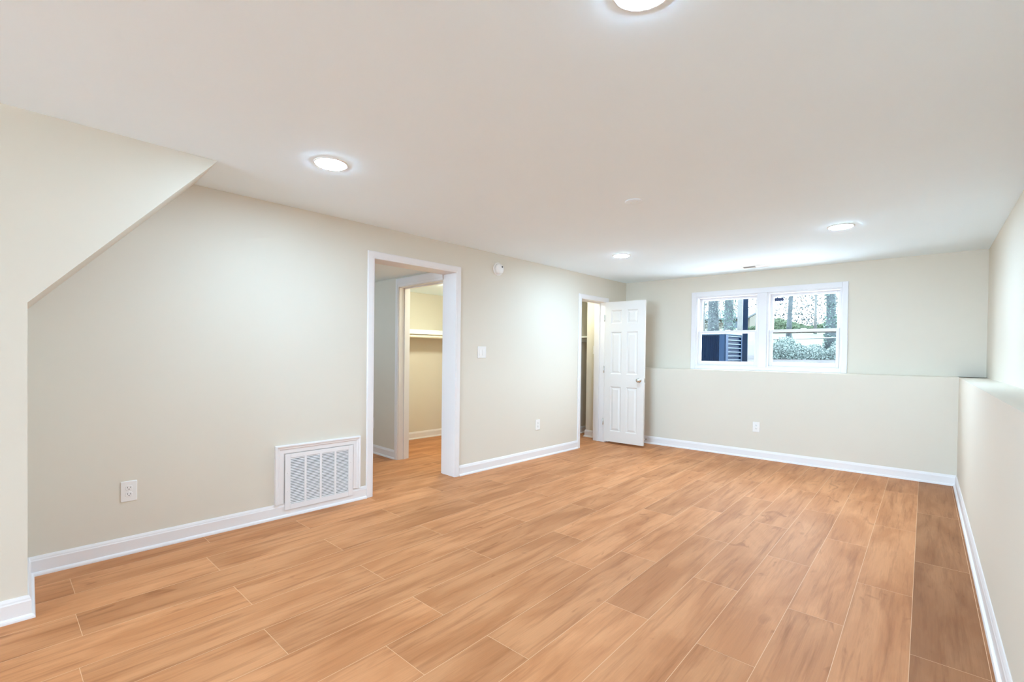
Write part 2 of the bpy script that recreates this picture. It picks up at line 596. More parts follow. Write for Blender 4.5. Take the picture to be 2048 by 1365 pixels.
FH = Frame(FL.p(HS, -WT), FL.ang - math.pi / 2)  # hall end wall: s to the viewer's left, n toward the viewer
mb = MB()
OH = (0.023, 0.827, 0.0, 1.985)
pr_t = 2.085
# left leg + head of the closet-door casing (its other leg would sit inside the thick opening jamb)
for a, b, c, d in ((0.827, 0.889, 0.0, 2.047),):
    mb.box(a + 0.004, b, 0.0, 0.014, c, d + 0.038, fr=FH, bev=0.003)
    mb.box(a + 0.026, b - 0.004, 0.012, 0.018, c, d + 0.034, fr=FH, bev=0.002)
mb.box(0.012, 0.831, 0.0, 0.014, 1.989, 2.085, fr=FH, bev=0.003)
mb.box(0.012, 0.853, 0.012, 0.018, 2.012, 2.081, fr=FH, bev=0.002)
jamb(mb, FH, OH, -0.142, 0.001)
tr3 = mb.build('trim_3', M_TRIM)
struct(tr3, 'cream-white frame of the walk-in closet doorway at the end of the hall', 'door casing')
mb = MB()
mb.box(0.8245, 0.8275, -0.105, -0.075, 0.875, 0.942, fr=FH, bev=0.0008)
mb.box(0.8240, 0.8250, -0.097, -0.083, 0.893, 0.924, mi=1, fr=FH)
tag(mb.build('strike_plate', [M_BRASS, M_SLOT], tr3), 'small brass strike plate')

mb = MB()
baseboard(mb, FL, O1[1] + CW, SB, 0, -1)
struct(mb.build('baseboard_left', M_TRIM), 'white baseboard from the stair bulkhead to the hall opening', 'baseboard')
mb = MB()
baseboard(mb, FL, O2[1] + CW, O1[0] - CW + 0.004, 0, 0)
struct(mb.build('baseboard_middle', M_TRIM), 'white baseboard between the hall opening and the closet doorway', 'baseboard')
mb = MB()
baseboard(mb, FL, 0.0, O2[0] - CW, -1, 0)
struct(mb.build('baseboard_corner', M_TRIM), 'short white baseboard behind the open door', 'baseboard')
FSD = Frame(FL.p(SB, 0), FL.ang + math.pi / 2)   # bulkhead side: its n faces the far end of the room
mb = MB()
baseboard(mb, FSD, 0.0, NB, -1, 1)
baseboard(mb, FL, SB, 12.1, 1, 0, n_at=NB)
struct(mb.build('baseboard_stair', M_TRIM), 'white baseboard wrapping the foot of the stair bulkhead', 'baseboard')
mb = MB()
baseboard(mb, FB, -XR, -XL, -1, -1)
struct(mb.build('baseboard_back', M_TRIM), 'white baseboard along the far wall under the window', 'baseboard')
mb = MB()
baseboard(mb, FR, -12.1, 0.0, 0, -1)
struct(mb.build('baseboard_right', M_TRIM), 'white baseboard along the right-hand wall', 'baseboard')
mb = MB()
baseboard(mb, FH, 0.889, 2.26, 0, 0)
struct(mb.build('baseboard_hall', M_TRIM), 'white baseboard on the grey hall wall', 'baseboard')
mb = MB()
FC = Frame(FL.p(0, -1.985), FL.ang)
baseboard(mb, FC, 1.3, 2.945, 0, 0)
struct(mb.build('baseboard_closet', M_TRIM), 'white baseboard inside the walk-in closet', 'baseboard')
mb = MB()
FSC = Frame(FL.p(0.18, -WT), FL.ang - math.pi / 2)
baseboard(mb, FSC, 0.0, 0.249, 0, 1)
FSE = Frame(FL.p(0.18, -0.434), FL.ang + math.pi)
baseboard(mb, FSE, 0.0, 0.1, 1, 0)
FSB = Frame(FL.p(0, -0.67), FL.ang)
baseboard(mb, FSB, -1.2, 1.0, 0, 0)
struct(mb.build('baseboard_small_closet', M_TRIM), 'white baseboard inside the small closet', 'baseboard')

# ------------------------------------------------------------------ the six-panel door (hinged, swung into the room)
def panel_sheet(mb, w, h, panels, y, sgn, mi=0):
    """a door face in x (0..w) and z (0..h) at depth y, with moulded raised panels (x0, x1, z0, z1)"""
    xs = sorted({0, w, *[p[0] for p in panels], *[p[1] for p in panels]})
    zs = sorted({0, h, *[p[2] for p in panels], *[p[3] for p in panels]})
    for i in range(len(xs) - 1):
        for j in range(len(zs) - 1):
            cx, cz = (xs[i] + xs[i + 1]) / 2, (zs[j] + zs[j + 1]) / 2
            if not any(p[0] < cx < p[1] and p[2] < cz < p[3] for p in panels):
                mb.quad([(xs[i], y, zs[j]), (xs[i + 1], y, zs[j]), (xs[i + 1], y, zs[j + 1]), (xs[i], y, zs[j + 1])], mi)
    for p in panels:
        rings = []
        for ins, dep in ((0, 0), (0.006, 0.004), (0.012, 0.009), (0.022, 0.009), (0.044, 0.003)):
            rings.append([(p[0] + ins, y - sgn * dep, p[2] + ins), (p[1] - ins, y - sgn * dep, p[2] + ins),
                          (p[1] - ins, y - sgn * dep, p[3] - ins), (p[0] + ins, y - sgn * dep, p[3] - ins)])
        for a, b in zip(rings, rings[1:]):
            for k in range(4):
                mb.quad([a[k], a[(k + 1) % 4], b[(k + 1) % 4], b[k]], mi)
        mb.quad(rings[-1], mi)


DW, DH, DT, DZ = 0.588, 1.950, 0.035, 0.030
hinge_p = FL.p(0.372, 0.018, 0.0)
ANG = math.radians(4.5)                           # a little past square to the wall
d_dir = (FL.N * math.cos(ANG) - FL.U * math.sin(ANG))
d_ang = math.atan2(d_dir.y, d_dir.x)
door = thing('door_1', hinge_p, d_ang, 'open white six-panel door swung into the room beside the far wall', 'door', kind='structure')
mb = MB()
st, ml = 0.095, 0.075
pw0, pw1 = st, (DW - ml) / 2
pw2, pw3 = (DW + ml) / 2, DW - st
rows_ = [(DH * 0.075, DH * 0.395), (DH * 0.485, DH * 0.785), (DH * 0.845, DH * 0.940)]
pans = [(a, b, z0, z1) for z0, z1 in rows_ for a, b in ((pw0, pw1), (pw2, pw3))]
panel_sheet(mb, DW, DH, pans, 0.0, 1)
panel_sheet(mb, DW, DH, pans, -DT, -1)
for a, b in (((0, 0), (DW, 0)), ((DW, 0), (DW, DH)), ((DW, DH), (0, DH)), ((0, DH), (0, 0))):
    mb.quad([(a[0], 0, a[1]), (b[0], 0, b[1]), (b[0], -DT, b[1]), (a[0], -DT, a[1])])
bmesh.ops.remove_doubles(mb.bm, verts=mb.bm.verts[:], dist=1e-5)
# which face looks to the viewer: local +y must point toward the camera
leaf_y = Vector((-math.sin(d_ang), math.cos(d_ang), 0))
flip = leaf_y.dot(FL.U) < 0
leaf = mb.build('leaf', M_DOOR, door)
leaf.location = (0.004, DT if flip else 0.0, DZ)
if flip:
    leaf.location = (0.004, 0.035 - 0.035, DZ)
F0 = -DT if flip else 0.0                          # depth of the viewer-side face
FS_ = -1 if flip else 1
mb = MB()
KX, KZ = DW - 0.062, 0.905
for sgn, y0 in ((1, 0.0), (-1, -DT)):
    mb.lathe([(0.0305, y0), (0.0305, y0 + sgn * 0.004), (0.026, y0 + sgn * 0.008), (0.012, y0 + sgn * 0.011), (0.011, y0 + sgn * 0.030),
              (0.018, y0 + sgn * 0.035), (0.0265, y0 + sgn * 0.043), (0.0275, y0 + sgn * 0.052), (0.023, y0 + sgn * 0.060), (0.012, y0 + sgn * 0.064), (0.001, y0 + sgn * 0.0645)],
             axis='y', n=32, o=(KX, 0, KZ))
tag(mb.build('knob', M_NICKEL, door), 'satin nickel knob')
mb = MB()
mb.box(DW + 0.0035, DW + 0.0055, -DT / 2 - 0.012, -DT / 2 + 0.012, KZ - 0.028, KZ + 0.028, bev=0.0006)
mb.box(DW + 0.005, DW + 0.014, -DT / 2 - 0.006, -DT / 2 + 0.006, KZ - 0.008, KZ + 0.008, bev=0.002)
mb.build('latch', M_NICKEL, door)
for hz in (1.755, 1.035, 0.300):
    mb = MB()
    hy = F0 + FS_ * 0.004
    mb.lathe([(0.006, hz - 0.045), (0.0065, hz - 0.044), (0.0065, hz + 0.044), (0.006, hz + 0.045)], axis='z', n=14, o=(-0.004, hy, 0))
    mb.lathe([(0.003, hz + 0.045), (0.005, hz + 0.049), (0.002, hz + 0.053)], axis='z', n=12, o=(-0.004, hy, 0))
    mb.box(-0.003, 0.0035, F0 - FS_ * 0.030, F0, hz - 0.044, hz + 0.044)
    mb.build('hinge', M_NICKEL, door)

# ------------------------------------------------------------------ return-air grille
g_s0, g_s1, g_z0, g_z1 = 4.173, 4.711, 0.052, 0.470
gr = thing('return_air_grille', FL.p((g_s0 + g_s1) / 2, 0, 0), FL.ang, 'white louvred return-air grille in a moulded frame low on the wall', 'air grille')
hw, hh = (g_s1 - g_s0) / 2, 0
mb = MB()                                          # moulded wooden surround, standing on the baseboard
fo, zt, zb = 0.338, 0.538, 0.104
prf = [(0.0, 0.0), (0.0, 0.010), (0.008, 0.014), (0.034, 0.015), (0.040, 0.020), (0.050, 0.021), (0.056, 0.026), (0.064, 0.026), (0.068, 0.020), (0.068, 0.0)]
ins = fo - 0.068
zi = zt - 0.068


def V3(x, y, z): return Vector((x, y, z))


A0 = [V3(ins + w, n, zb) for w, n in prf]; A1 = [V3(ins + w, n, zi + w) for w, n in prf]
B1 = [V3(-ins - w, n, zi + w) for w, n in prf]; B0 = [V3(-ins - w, n, zb) for w, n in prf]
for a, b in ((A0, A1), (A1, B1), (B1, B0)):
    mb.prism(prf, a, b)
mb.build('frame', M_TRIM, gr)
mb = MB()                                          # steel face with four louvred bays
FY0, FY1 = 0.0145, 0.0205
bx = hw - 0.040
mb.box(-hw, -bx, FY0, FY1, g_z0, g_z1, bev=0.0015)
mb.box(bx, hw, FY0, FY1, g_z0, g_z1, bev=0.0015)
mb.box(-bx, bx, FY0, FY1, g_z0, g_z0 + 0.040, bev=0.0015)
mb.box(-bx, bx, FY0, FY1, g_z1 - 0.032, g_z1, bev=0.0015)
bay = (2 * bx - 3 * 0.016) / 4
for k in range(1, 4):
    x = -bx + k * bay + (k - 1) * 0.016
    mb.box(x, x + 0.016, FY0, FY1, g_z0 + 0.038, g_z1 - 0.030)
mb.build('face', M_TRIM, gr)
mb = MB()
zz0, zz1, nl = g_z0 + 0.040, g_z1 - 0.032, 29
pitch = (zz1 - zz0) / nl
for k in range(nl):
    z = zz0 + (k + 0.5) * pitch
    # tilted louvre blade, lower edge outward
    for q in range(4):
        x0 = -bx + q * (bay + 0.016); x1 = x0 + bay
        y0, y1 = 0.0195, 0.0148
        P = [(x0, y0, z - pitch * 0.28), (x1, y0, z - pitch * 0.28), (x1, y1, z + pitch * 0.22), (x0, y1, z + pitch * 0.22)]
        Q = [(x, y, zq + 0.0012) for x, y, zq in P]
        a = [mb.bm.verts.new(p) for p in P]; b = [mb.bm.verts.new(p) for p in Q]
        mb.bm.faces.new(a); mb.bm.faces.new(b[::-1])
        for i in range(4):
            mb.bm.faces.new((a[i], b[i], b[(i + 1) % 4], a[(i + 1) % 4]))
mb.build('louvers', M_TRIM, gr)
mb = MB()
mb.box(-bx, bx, 0.0132, 0.0140, zz0, zz1)
mb.build('backing', M_GRILLE_DARK, gr)
for x in (-hw + 0.018, hw - 0.018):
    for z in (g_z0 + 0.14, g_z1 - 0.14):
        mb = MB(); mb.lathe([(0.0045, FY1), (0.004, FY1 + 0.0012), (0.001, FY1 + 0.0016)], axis='y', n=12, o=(x, 0, z))
        mb.build('screw', M_PLASTIC, gr)

# ------------------------------------------------------------------ electrical plates
def slab(mb, w, h, t, y0=0.0, r=0.004, cx=0.0, cz=0.0, mi=0, bev=0.002):
    """thin plate with rounded corners in x-z, eased front edge"""
    pts = []
    for sx, sz, a0 in ((1, 1, 0), (-1, 1, 90), (-1, -1, 180), (1, -1, 270)):
        for k in range(4):
            a = math.radians(a0 + 30 * k)
            pts.append((sx * (w / 2 - r) + r * math.cos(a), sz * (h / 2 - r) + r * math.sin(a)))
    rings = []
    for sc_, y in ((1.0, y0), (1.0, y0 + t - bev), (None, y0 + t)):
        if sc_ is None:
            fx, fz = (w - 2 * bev) / w, (h - 2 * bev) / h
        else:
            fx = fz = 1.0
        rings.append([mb.bm.verts.new((cx + x * fx, y, cz + z * fz)) for x, z in pts])
    n = len(pts)
    for a, b in zip(rings, rings[1:]):
        for k in range(n):
            f = mb.bm.faces.new((a[k], a[(k + 1) % n], b[(k + 1) % n], b[k])); f.material_index = mi
    f = mb.bm.faces.new(rings[0][::-1]); f.material_index = mi
    f = mb.bm.faces.new(rings[-1]); f.material_index = mi


def make_outlet(loc, ang, label, w=0.078, h=0.123):
    t = thing('wall_outlet', loc, ang, label, 'outlet', 'white wall outlets')
    mb = MB(); slab(mb, w, h, 0.0055); mb.build('plate', M_PLASTIC, t)
    for cz in (0.0195, -0.0195):
        mb = MB(); slab(mb, 0.034, 0.029, 0.0025, 0.0050, r=0.010, cz=cz, bev=0.0008)
        so = mb.build('socket', M_PLASTIC, t)
        mb = MB()
        mb.box(-0.0078, -0.0056, 0.0068, 0.0078, cz + 0.000, cz + 0.008)
        mb.box(0.0056, 0.0078, 0.0068, 0.0078, cz + 0.000, cz + 0.0095)
        mb.lathe([(0.0028, 0.0068), (0.0028, 0.0078)], axis='y', n=14, o=(0, 0, cz - 0.0065))
        tag(mb.build('slots', M_SLOT, so), 'dark plug slots')
    mb = MB(); mb.lathe([(0.003, 0.0050), (0.0028, 0.0062), (0.001, 0.0066)], axis='y', n=12); mb.build('screw', M_PLASTIC, t)
    return t


def dup(root, loc, ang, label):
    r = root.copy(); C.objects.link(r); r.location = loc; r.rotation_euler = (0, 0, ang); r['label'] = label
    for ch in list(root.children):
        c = ch.copy(); C.objects.link(c); c.parent = r
        for g in list(ch.children):
            d = g.copy(); C.objects.link(d); d.parent = c
    return r


out0 = make_outlet(FL.p(5.611, 0, 0.379), FL.ang, 'white duplex outlet near the stair bulkhead, left of the air grille')
dup(out0, FL.p(1.809, 0, 0.394), FL.ang, 'white outlet between the hall opening and the open door')
dup(out0, FB.p(1.356, 0, 0.382), FB.ang, 'white outlet on the far wall below the window')
dup(out0, FH.p(1.40, 0, 0.371), FH.ang, 'white outlet on the grey hall wall, half hidden by the opening casing')

sw = thing('light_switch', FL.p(2.729, 0, 1.252), FL.ang, 'white double rocker light switch beside the hall opening', 'light switch', 'white light switches')
mb = MB(); slab(mb, 0.120, 0.122, 0.006); mb.build('plate', M_PLASTIC, sw)
for cx in (-0.023, 0.023):
    mb = MB()
    pr = [(-0.0335, 0.0050), (-0.0335, 0.0095), (0.002, 0.0080), (0.0335, 0.0066), (0.0335, 0.0050)]
    mb.prism(pr, [V3(cx - 0.0165, y, z) for z, y in pr], [V3(cx + 0.0165, y, z) for z, y in pr])
    mb.build('rocker', M_PLASTIC, sw)
sw2 = thing('light_switch', FSC.p(0.10, 0, 1.312), FSC.ang, 'white switch plate on the tan wall inside the small closet', 'light switch', 'white light switches')
mb = MB(); slab(mb, 0.078, 0.122, 0.006); mb.build('plate', M_PLASTIC, sw2)
mb = MB()
mb.prism(pr, [V3(-0.0165, y, z) for z, y in pr], [V3(0.0165, y, z) for z, y in pr])
mb.build('rocker', M_PLASTIC, sw2)

# ------------------------------------------------------------------ smoke alarm, ceiling fittings
sm = thing('smoke_alarm', FL.p(2.508, 0, 2.155), FL.ang, 'round white smoke alarm high on the wall between the two doorways', 'smoke alarm')
mb = MB(); mb.lathe([(0.0700, 0.0), (0.0705, 0.004), (0.0690, 0.012), (0.0655, 0.016), (0.058, 0.017)], axis='y', n=48); mb.build('base', M_PLASTIC, sm)
mb = MB(); mb.lathe([(0.0535, 0.0165), (0.0535, 0.020), (0.0560, 0.024), (0.0560, 0.034), (0.052, 0.043), (0.040, 0.048), (0.018, 0.0505), (0.001, 0.051)], axis='y', n=48)
for k in range(18):
    a = 2 * math.pi * k / 18
    mb.box(0.0535 * math.cos(a) - 0.002, 0.0535 * math.cos(a) + 0.002, 0.016, 0.0245, 0.0535 * math.sin(a) - 0.002, 0.0535 * math.sin(a) + 0.002)
mb.build('body', M_PLASTIC, sm)
mb = MB(); mb.lathe([(0.009, 0.044), (0.009, 0.0515), (0.007, 0.0525), (0.001, 0.0527)], axis='y', n=20, o=(-0.020, 0, 0.022)); tag(mb.build('test_button', M_GRILLE_DARK, sm), 'grey test button')


def ceiling_light(x, y, label):
    t = thing('recessed_light', (x, y, H), 0, label, 'ceiling light', 'recessed ceiling lights')
    mb = MB()
    mb.lathe([(0.094, 0.0), (0.0945, -0.003), (0.090, -0.006), (0.084, -0.0065), (0.080, -0.004)], n=48, cap=False)
    mb.build('trim_ring', M_PLASTIC, t)
    mb = MB()
    mb.lathe([(0.0845, -0.0045), (0.080, -0.0085), (0.060, -0.0105), (0.030, -0.0115), (0.001, -0.0118)], n=48, cap=False)
    tag(mb.build('lens', M_LENS, t, normals=False), 'glowing lens')
    return t


ceiling_light(-2.531, 1.371, 'lit recessed light nearest the sloping stair bulkhead')
ceiling_light(-0.600, 1.290, 'lit recessed light cut by the top edge of the picture')
ceiling_light(-2.352, 4.614, 'lit recessed light near the open white door')
ceiling_light(-0.408, 4.660, 'lit recessed light nearest the right wall, before the window')

cp = thing('ceiling_cover_plate', (-1.461, 3.042, H), 0, 'blank round white cover plate in the middle of the ceiling', 'cover plate')
mb = MB(); mb.lathe([(0.062, 0.0), (0.062, -0.003), (0.056, -0.0055), (0.030, -0.0065), (0.001, -0.0066)], n=40); mb.build('disc', M_CEIL, cp)
for x in (-0.022, 0.022):
    mb = MB(); mb.lathe([(0.004, -0.006), (0.0035, -0.008), (0.001, -0.0083)], n=10, o=(x, 0, 0))
    mb.build('screw', M_PLASTIC, cp)

cv = thing('ceiling_vent', (-1.365, 6.105, H), math.radians(182), 'slim white ceiling register just in front of the window', 'ceiling vent')
mb = MB()
for a, b, c, d in ((-0.150, 0.150, -0.075, -0.052), (-0.150, 0.150, 0.052, 0.075), (-0.150, -0.128, -0.052, 0.052), (0.128, 0.150, -0.052, 0.052)):
    mb.box(a, b, c, d, -0.006, 0.0, bev=0.0015)
mb.build('frame', M_PLASTIC, cv)
mb = MB()
for k in range(7):
    y = -0.045 + k * 0.015
    for x0, x1, t in ((-0.128, -0.002, 1), (0.002, 0.128, -1)):
        P = [(x0, y - 0.005, -0.0055), (x1, y - 0.005, -0.0055), (x1, y + 0.005 * t, -0.0015), (x0, y + 0.005 * t, -0.0015)]
        Q = [(x, yy, z + 0.001) for x, yy, z in P]
        if t < 0:
            P = [(x0, y + 0.005, -0.0055), (x1, y + 0.005, -0.0055), (x1, y - 0.004, -0.0015), (x0, y - 0.004, -0.0015)]
            Q = [(x, yy, z + 0.001) for x, yy, z in P]
        a = [mb.bm.verts.new(p) for p in P]; b = [mb.bm.verts.new(p) for p in Q]
        mb.bm.faces.new(a); mb.bm.faces.new(b[::-1])
        for i in range(4):
            mb.bm.faces.new((a[i], b[i], b[(i + 1) % 4], a[(i + 1) % 4]))
mb.build('louvers', M_PLASTIC, cv)
mb = MB(); mb.box(-0.128, 0.128, -0.052, 0.052, -0.0008, 0.0); mb.build('backing', M_SLOT, cv)

# spring door stop on the far baseboard
dstop = thing('door_stop', FB.p(2.757, BT, 0.058), FB.ang, 'small sprung door stop on the baseboard behind the open door', 'door stop')
mb = MB(); mb.lathe([(0.011, 0.0), (0.011, 0.003), (0.007, 0.006)], axis='y', n=20); mb.build('base', M_NICKEL, dstop)
mb = MB()
mb.tube([(0.0065 * math.cos(a), 0.005 + 0.055 * a / (2 * math.pi * 11), 0.0065 * math.sin(a)) for a in [i * math.pi / 6 for i in range(133)]], 0.0013, n=6)
mb.build('spring', M_NICKEL, dstop)
mb = MB(); mb.lathe([(0.006, 0.059), (0.0085, 0.062), (0.0085, 0.070), (0.006, 0.073), (0.001, 0.0735)], axis='y', n=20); tag(mb.build('tip', M_PLASTIC, dstop), 'white tip')

# ------------------------------------------------------------------ closet shelves and lamps
def closet_shelf(fr, s0, s1, depth, z, label, rod_n):
    mid = (s0 + s1) / 2
    t = thing('closet_shelf', fr.p(mid, 0, z), fr.ang, label, 'closet shelf', 'closet shelves')
    hl = (s1 - s0) / 2
    mb = MB(); mb.box(-hl, hl, 0.001, depth, -0.019, 0.0, bev=0.0015)
    mb.box(-hl, hl, depth - 0.018, depth, -0.062, -0.0185, bev=0.0015)
    mb.build('board', M_SHELF, t)
    mb = MB(); mb.box(-hl, hl, 0.001, 0.019, -0.085, -0.0195, bev=0.0015); mb.build('cleat', M_SHELF, t)
    mb = MB(); mb.tube([(-hl, rod_n, -0.092), (hl, rod_n, -0.092)], 0.022, n=20); mb.build('hanging_rod', M_ROD, t)
    return t


closet_shelf(FC, 1.301, 2.944, 0.305, 1.556, 'white shelf and rod in the walk-in closet beyond the hall opening', 0.27)
closet_shelf(FSB, -1.199, 0.07, 0.235, 1.525, 'white shelf and rod in the small closet by the open door', 0.20)


def closet_lamp(loc, label, r=0.12, lens=M_CLENS):
    t = thing('closet_light', loc, 0, label, 'ceiling light', 'closet ceiling lights')
    mb = MB(); mb.lathe([(r + 0.01, 0.0), (r + 0.01, -0.012), (r, -0.018)], n=36); mb.build('base', M_PLASTIC, t)
    mb = MB(); mb.lathe([(r, -0.019), (r * 0.93, -0.038), (r * 0.7, -0.055), (r * 0.35, -0.064), (0.001, -0.066)], n=36, cap=False)
    tag(mb.build('globe', lens, t, normals=False), 'glowing globe')


closet_lamp(FL.p(2.34, -0.82, 2.10), 'lit lamp on the walk-in closet ceiling, out of view')
closet_lamp(FL.p(4.5, -1.35, 2.10), 'unseen lamp added on the hall ceiling to brighten the hall', 0.055, M_LENS)  # added out of view to lift the dim hall wall
closet_lamp(FL.p(0.62, -0.42, 2.10), 'lit lamp on the small closet ceiling, out of view', 0.05)

# ------------------------------------------------------------------ the double window
def window(idx, xa, xb, label, sticker=False, gap=False):
    """double-hung unit between x = xa and xb in the upper window wall (s = -x)"""
    cx = (xa + xb) / 2
    z0, z1 = 1.108, 2.045
    t = thing('window_%d' % idx, (cx, YU, 0), math.pi, label, 'window', kind='structure')
    hw = (xb - xa) / 2
    mb = MB()                                       # outer frame
    fw = 0.022
    for a, b, c, d in ((-hw, -hw + fw, z0, z1), (hw - fw, hw, z0, z1), (-hw + fw, hw - fw, z1 - fw, z1), (-hw + fw, hw - fw, z0, z0 + 0.016)):
        mb.box(a, b, -0.155, -0.004, c, d, bev=0.002)
    mb.box(-hw + fw, -hw + 0.011 + fw, -0.085, -0.075, z0 + 0.016, z1 - fw)
    mb.box(hw - 0.011 - fw, hw - fw, -0.085, -0.075, z0 + 0.016, z1 - fw)
    mb.build('frame', M_VINYL, t)
    iw = hw - fw
    zm = 1.563

    def sash(name, n0, n1, c, d, sw, bot, top):
        mb = MB()
        mb.box(-iw, -iw + sw, n0, n1, c, d, bev=0.003)
        mb.box(iw - sw, iw, n0, n1, c, d, bev=0.003)
        mb.box(-iw + sw, iw - sw, n0, n1, c, c + bot, bev=0.003)
        mb.box(-iw + sw, iw - sw, n0, n1, d - top, d, bev=0.003)
        s = mb.build(name, M_VINYL, t)
        mb = MB()
        mb.box(-iw + sw - 0.004, iw - sw + 0.004, (n0 + n1) / 2 - 0.003, (n0 + n1) / 2 + 0.003, c + bot - 0.004, d - top + 0.004)
        mb.build('pane', M_GLASS, s)
        return s
    up = sash('upper_sash', -0.125, -0.090, zm - 0.02, z1 - fw, 0.034, 0.032, 0.032)
    lo = sash('lower_sash', -0.070, -0.035, z0 + 0.016, zm + 0.017, 0.036, 0.052, 0.034)
    mb = MB(); mb.box(-0.03, 0.03, -0.072, -0.050, zm + 0.0165, zm + 0.028, bev=0.003); mb.build('sash_lock', M_VINYL, t)
    if sticker:
        mb = MB()
        mb.box(iw - 0.034 - 0.105, iw - 0.034 - 0.006, -0.1038, -0.1033, z1 - fw - 0.032 - 0.054, z1 - fw - 0.032 - 0.014, mi=0)
        for k in range(3):
            zz = z1 - fw - 0.032 - 0.024 - k * 0.009
            mb.box(iw - 0.034 - 0.098, iw - 0.034 - (0.016 if k else 0.04), -0.1033, -0.1031, zz - 0.0018, zz + 0.0018, mi=1)
        tag(mb.build('sticker', [M_STICK, M_STICKW], up), 'navy label in the pane corner')
    if gap:
        mb = MB(); mb.box(-iw - 0.0005, -iw + 0.005, -0.0345, -0.030, z0 + 0.002, zm + 0.02); tag(mb.build('weatherstrip', M_STRIP, t), 'dark weatherstrip down one side')
        mb = MB(); mb.box(-iw + 0.034, iw - 0.034, -0.075, -0.071, zm - 0.030, zm - 0.014); tag(mb.build('rail_seal', M_STRIP, t), 'dark seal under the meeting rail')  # dark seal strip below the meeting rail
    return t


window(1, -2.165, -1.388, 'left sash window with the dark outdoor condenser behind it')
window(2, -1.302, -0.535, 'right sash window with the navy sticker in its upper pane', True, True)
mb = MB()                                           # mullion, casing, stool
mb.box(1.302, 1.388, -0.15, 0.010, 1.10, 2.045, fr=FU, bev=0.002)
for a, b, c, d in ((2.162, 2.225, ZL + 0.001, 2.105), (0.482, 0.538, ZL + 0.001, 2.105), (0.538, 2.162, 2.040, 2.105), (0.538, 2.162, ZL + 0.001, 1.109)):
    mb.box(a, b, 0.0, 0.014, c, d, fr=FU, bev=0.003)
mb.box(0.538, 2.162, -0.15, 0.0, ZL + 0.005, 1.107, fr=FU)
struct(mb.build('trim_4', M_VINYL), 'white casing and mullion round the double window', 'window casing')

# ------------------------------------------------------------------ outdoors
M_LITTER = mat('leaf_litter', (0.030, 0.028, 0.028), 0.9, 0.1, bump=0.4, bscale=9, var=0.28, vscale=5)
M_LAWN = mat('pale_lawn', (0.036, 0.050, 0.031), 0.9, 0.1, var=0.15, vscale=0.8)
M_BARK = mat('grey_bark', (0.035, 0.042, 0.045), 0.9, 0.1, bump=0.5, bscale=14, var=0.25, vscale=6)
M_PALEBARK = mat('pale_bark', (0.060, 0.062, 0.060), 0.9, 0.1, bump=0.5, bscale=10, var=0.15, vscale=4)
M_IVY = mat('ivy_leaf', (0.025, 0.050, 0.040), 0.5, 0.3, var=0.3, vscale=6)
M_IVY2 = mat('dusty_ivy_leaf', (0.038, 0.055, 0.050), 0.5, 0.3, var=0.3, vscale=6)
M_ACPANEL = mat('navy_steel', (0.0011, 0.0055, 0.017), 0.5, 0.08, var=0.2, vscale=8)
M_ACTRIM = mat('slate_blue_steel', (0.005, 0.014, 0.032), 0.45, 0.1, var=0.05, vscale=8)
M_ACBAR = mat('pale_grey_steel', (0.022, 0.036, 0.050), 0.4, 0.2, var=0.03, vscale=8)
M_POST = mat('blue_painted_post', (0.001, 0.0045, 0.0125), 0.5, 0.08, var=0.25, vscale=5)
M_SIDING = mat('cream_siding', (0.060, 0.056, 0.044), 0.8, 0.2, var=0.05, vscale=2)
M_SHINGLE = mat('grey_shingles', (0.045, 0.052, 0.054), 0.9, 0.1, var=0.2, vscale=5)
M_GALV = mat('galvanised_pipe', (0.10, 0.11, 0.11), 0.4, 0.4, metal=0.3, var=0.05)
M_GRAVEL = mat('pale_gravel_bounce', (0.66, 0.66, 0.66), 0.9, 0.1, bump=0.8, bscale=60, var=0.2, vscale=40)
M_CONC = mat('pale_patio_bounce', (0.78, 0.78, 0.77), 0.9, 0.1, bump=0.2, bscale=30, var=0.08, vscale=2)


def gz(x, y):
    """height of the yard behind the window"""
    pts = [(6.6, 0.90), (8.8, 0.91), (10.2, 1.02), (11.5, 1.16), (13.0, 1.25), (16, 1.45), (20, 1.85), (25, 2.55), (30, 2.95), (60, 4.0)]
    for (a, za), (b, zb) in zip(pts, pts[1:]):
        if y <= b:
            k = max(0, (y - a) / (b - a))
            return za + (zb - za) * k
    return pts[-1][1]


rnd = random.Random(11)
mb = MB()
xs = [-40 + 2.0 * i for i in range(31)]
ys = [6.68, 7.5, 8.2, 8.8, 9.5, 10.2, 10.8, 11.5, 12.2, 13, 14.5, 16, 18, 20, 22.5, 25, 27.5, 30, 40, 60]
grid = [[mb.bm.verts.new((x, y, gz(x, y) + (rnd.uniform(-0.02, 0.02) if y > 9 else 0))) for x in xs] for y in ys]
for j in range(len(ys) - 1):
    for i in range(len(xs) - 1):
        f = mb.bm.faces.new((grid[j][i], grid[j][i + 1], grid[j + 1][i + 1], grid[j + 1][i]))
        f.material_index = 1 if ys[j] >= 18 else 0
        f.smooth = True
struct(mb.build('ground', [M_LITTER, M_LAWN]), 'leaf-strewn yard rising to a pale green lawn beyond the window', 'ground')
mb = MB(); mb.box(-8.5, 4.5, 6.70, 9.6, 0.80, 0.935)  # hidden pale bed, added to throw daylight onto the ceiling
struct(mb.build('ground_bounce_window', M_GRAVEL), 'unseen pale gravel bed added under the condenser to bounce light indoors', 'ground')
mb = MB(); mb.box(-12, 9, REAR - 12, REAR - 0.16, -0.12, 0.0)  # unseen pale slab, added to reflect daylight in through the rear opening
struct(mb.build('ground_bounce_rear', M_CONC), 'unseen pale patio added behind the rear wall to bounce light upward', 'ground')

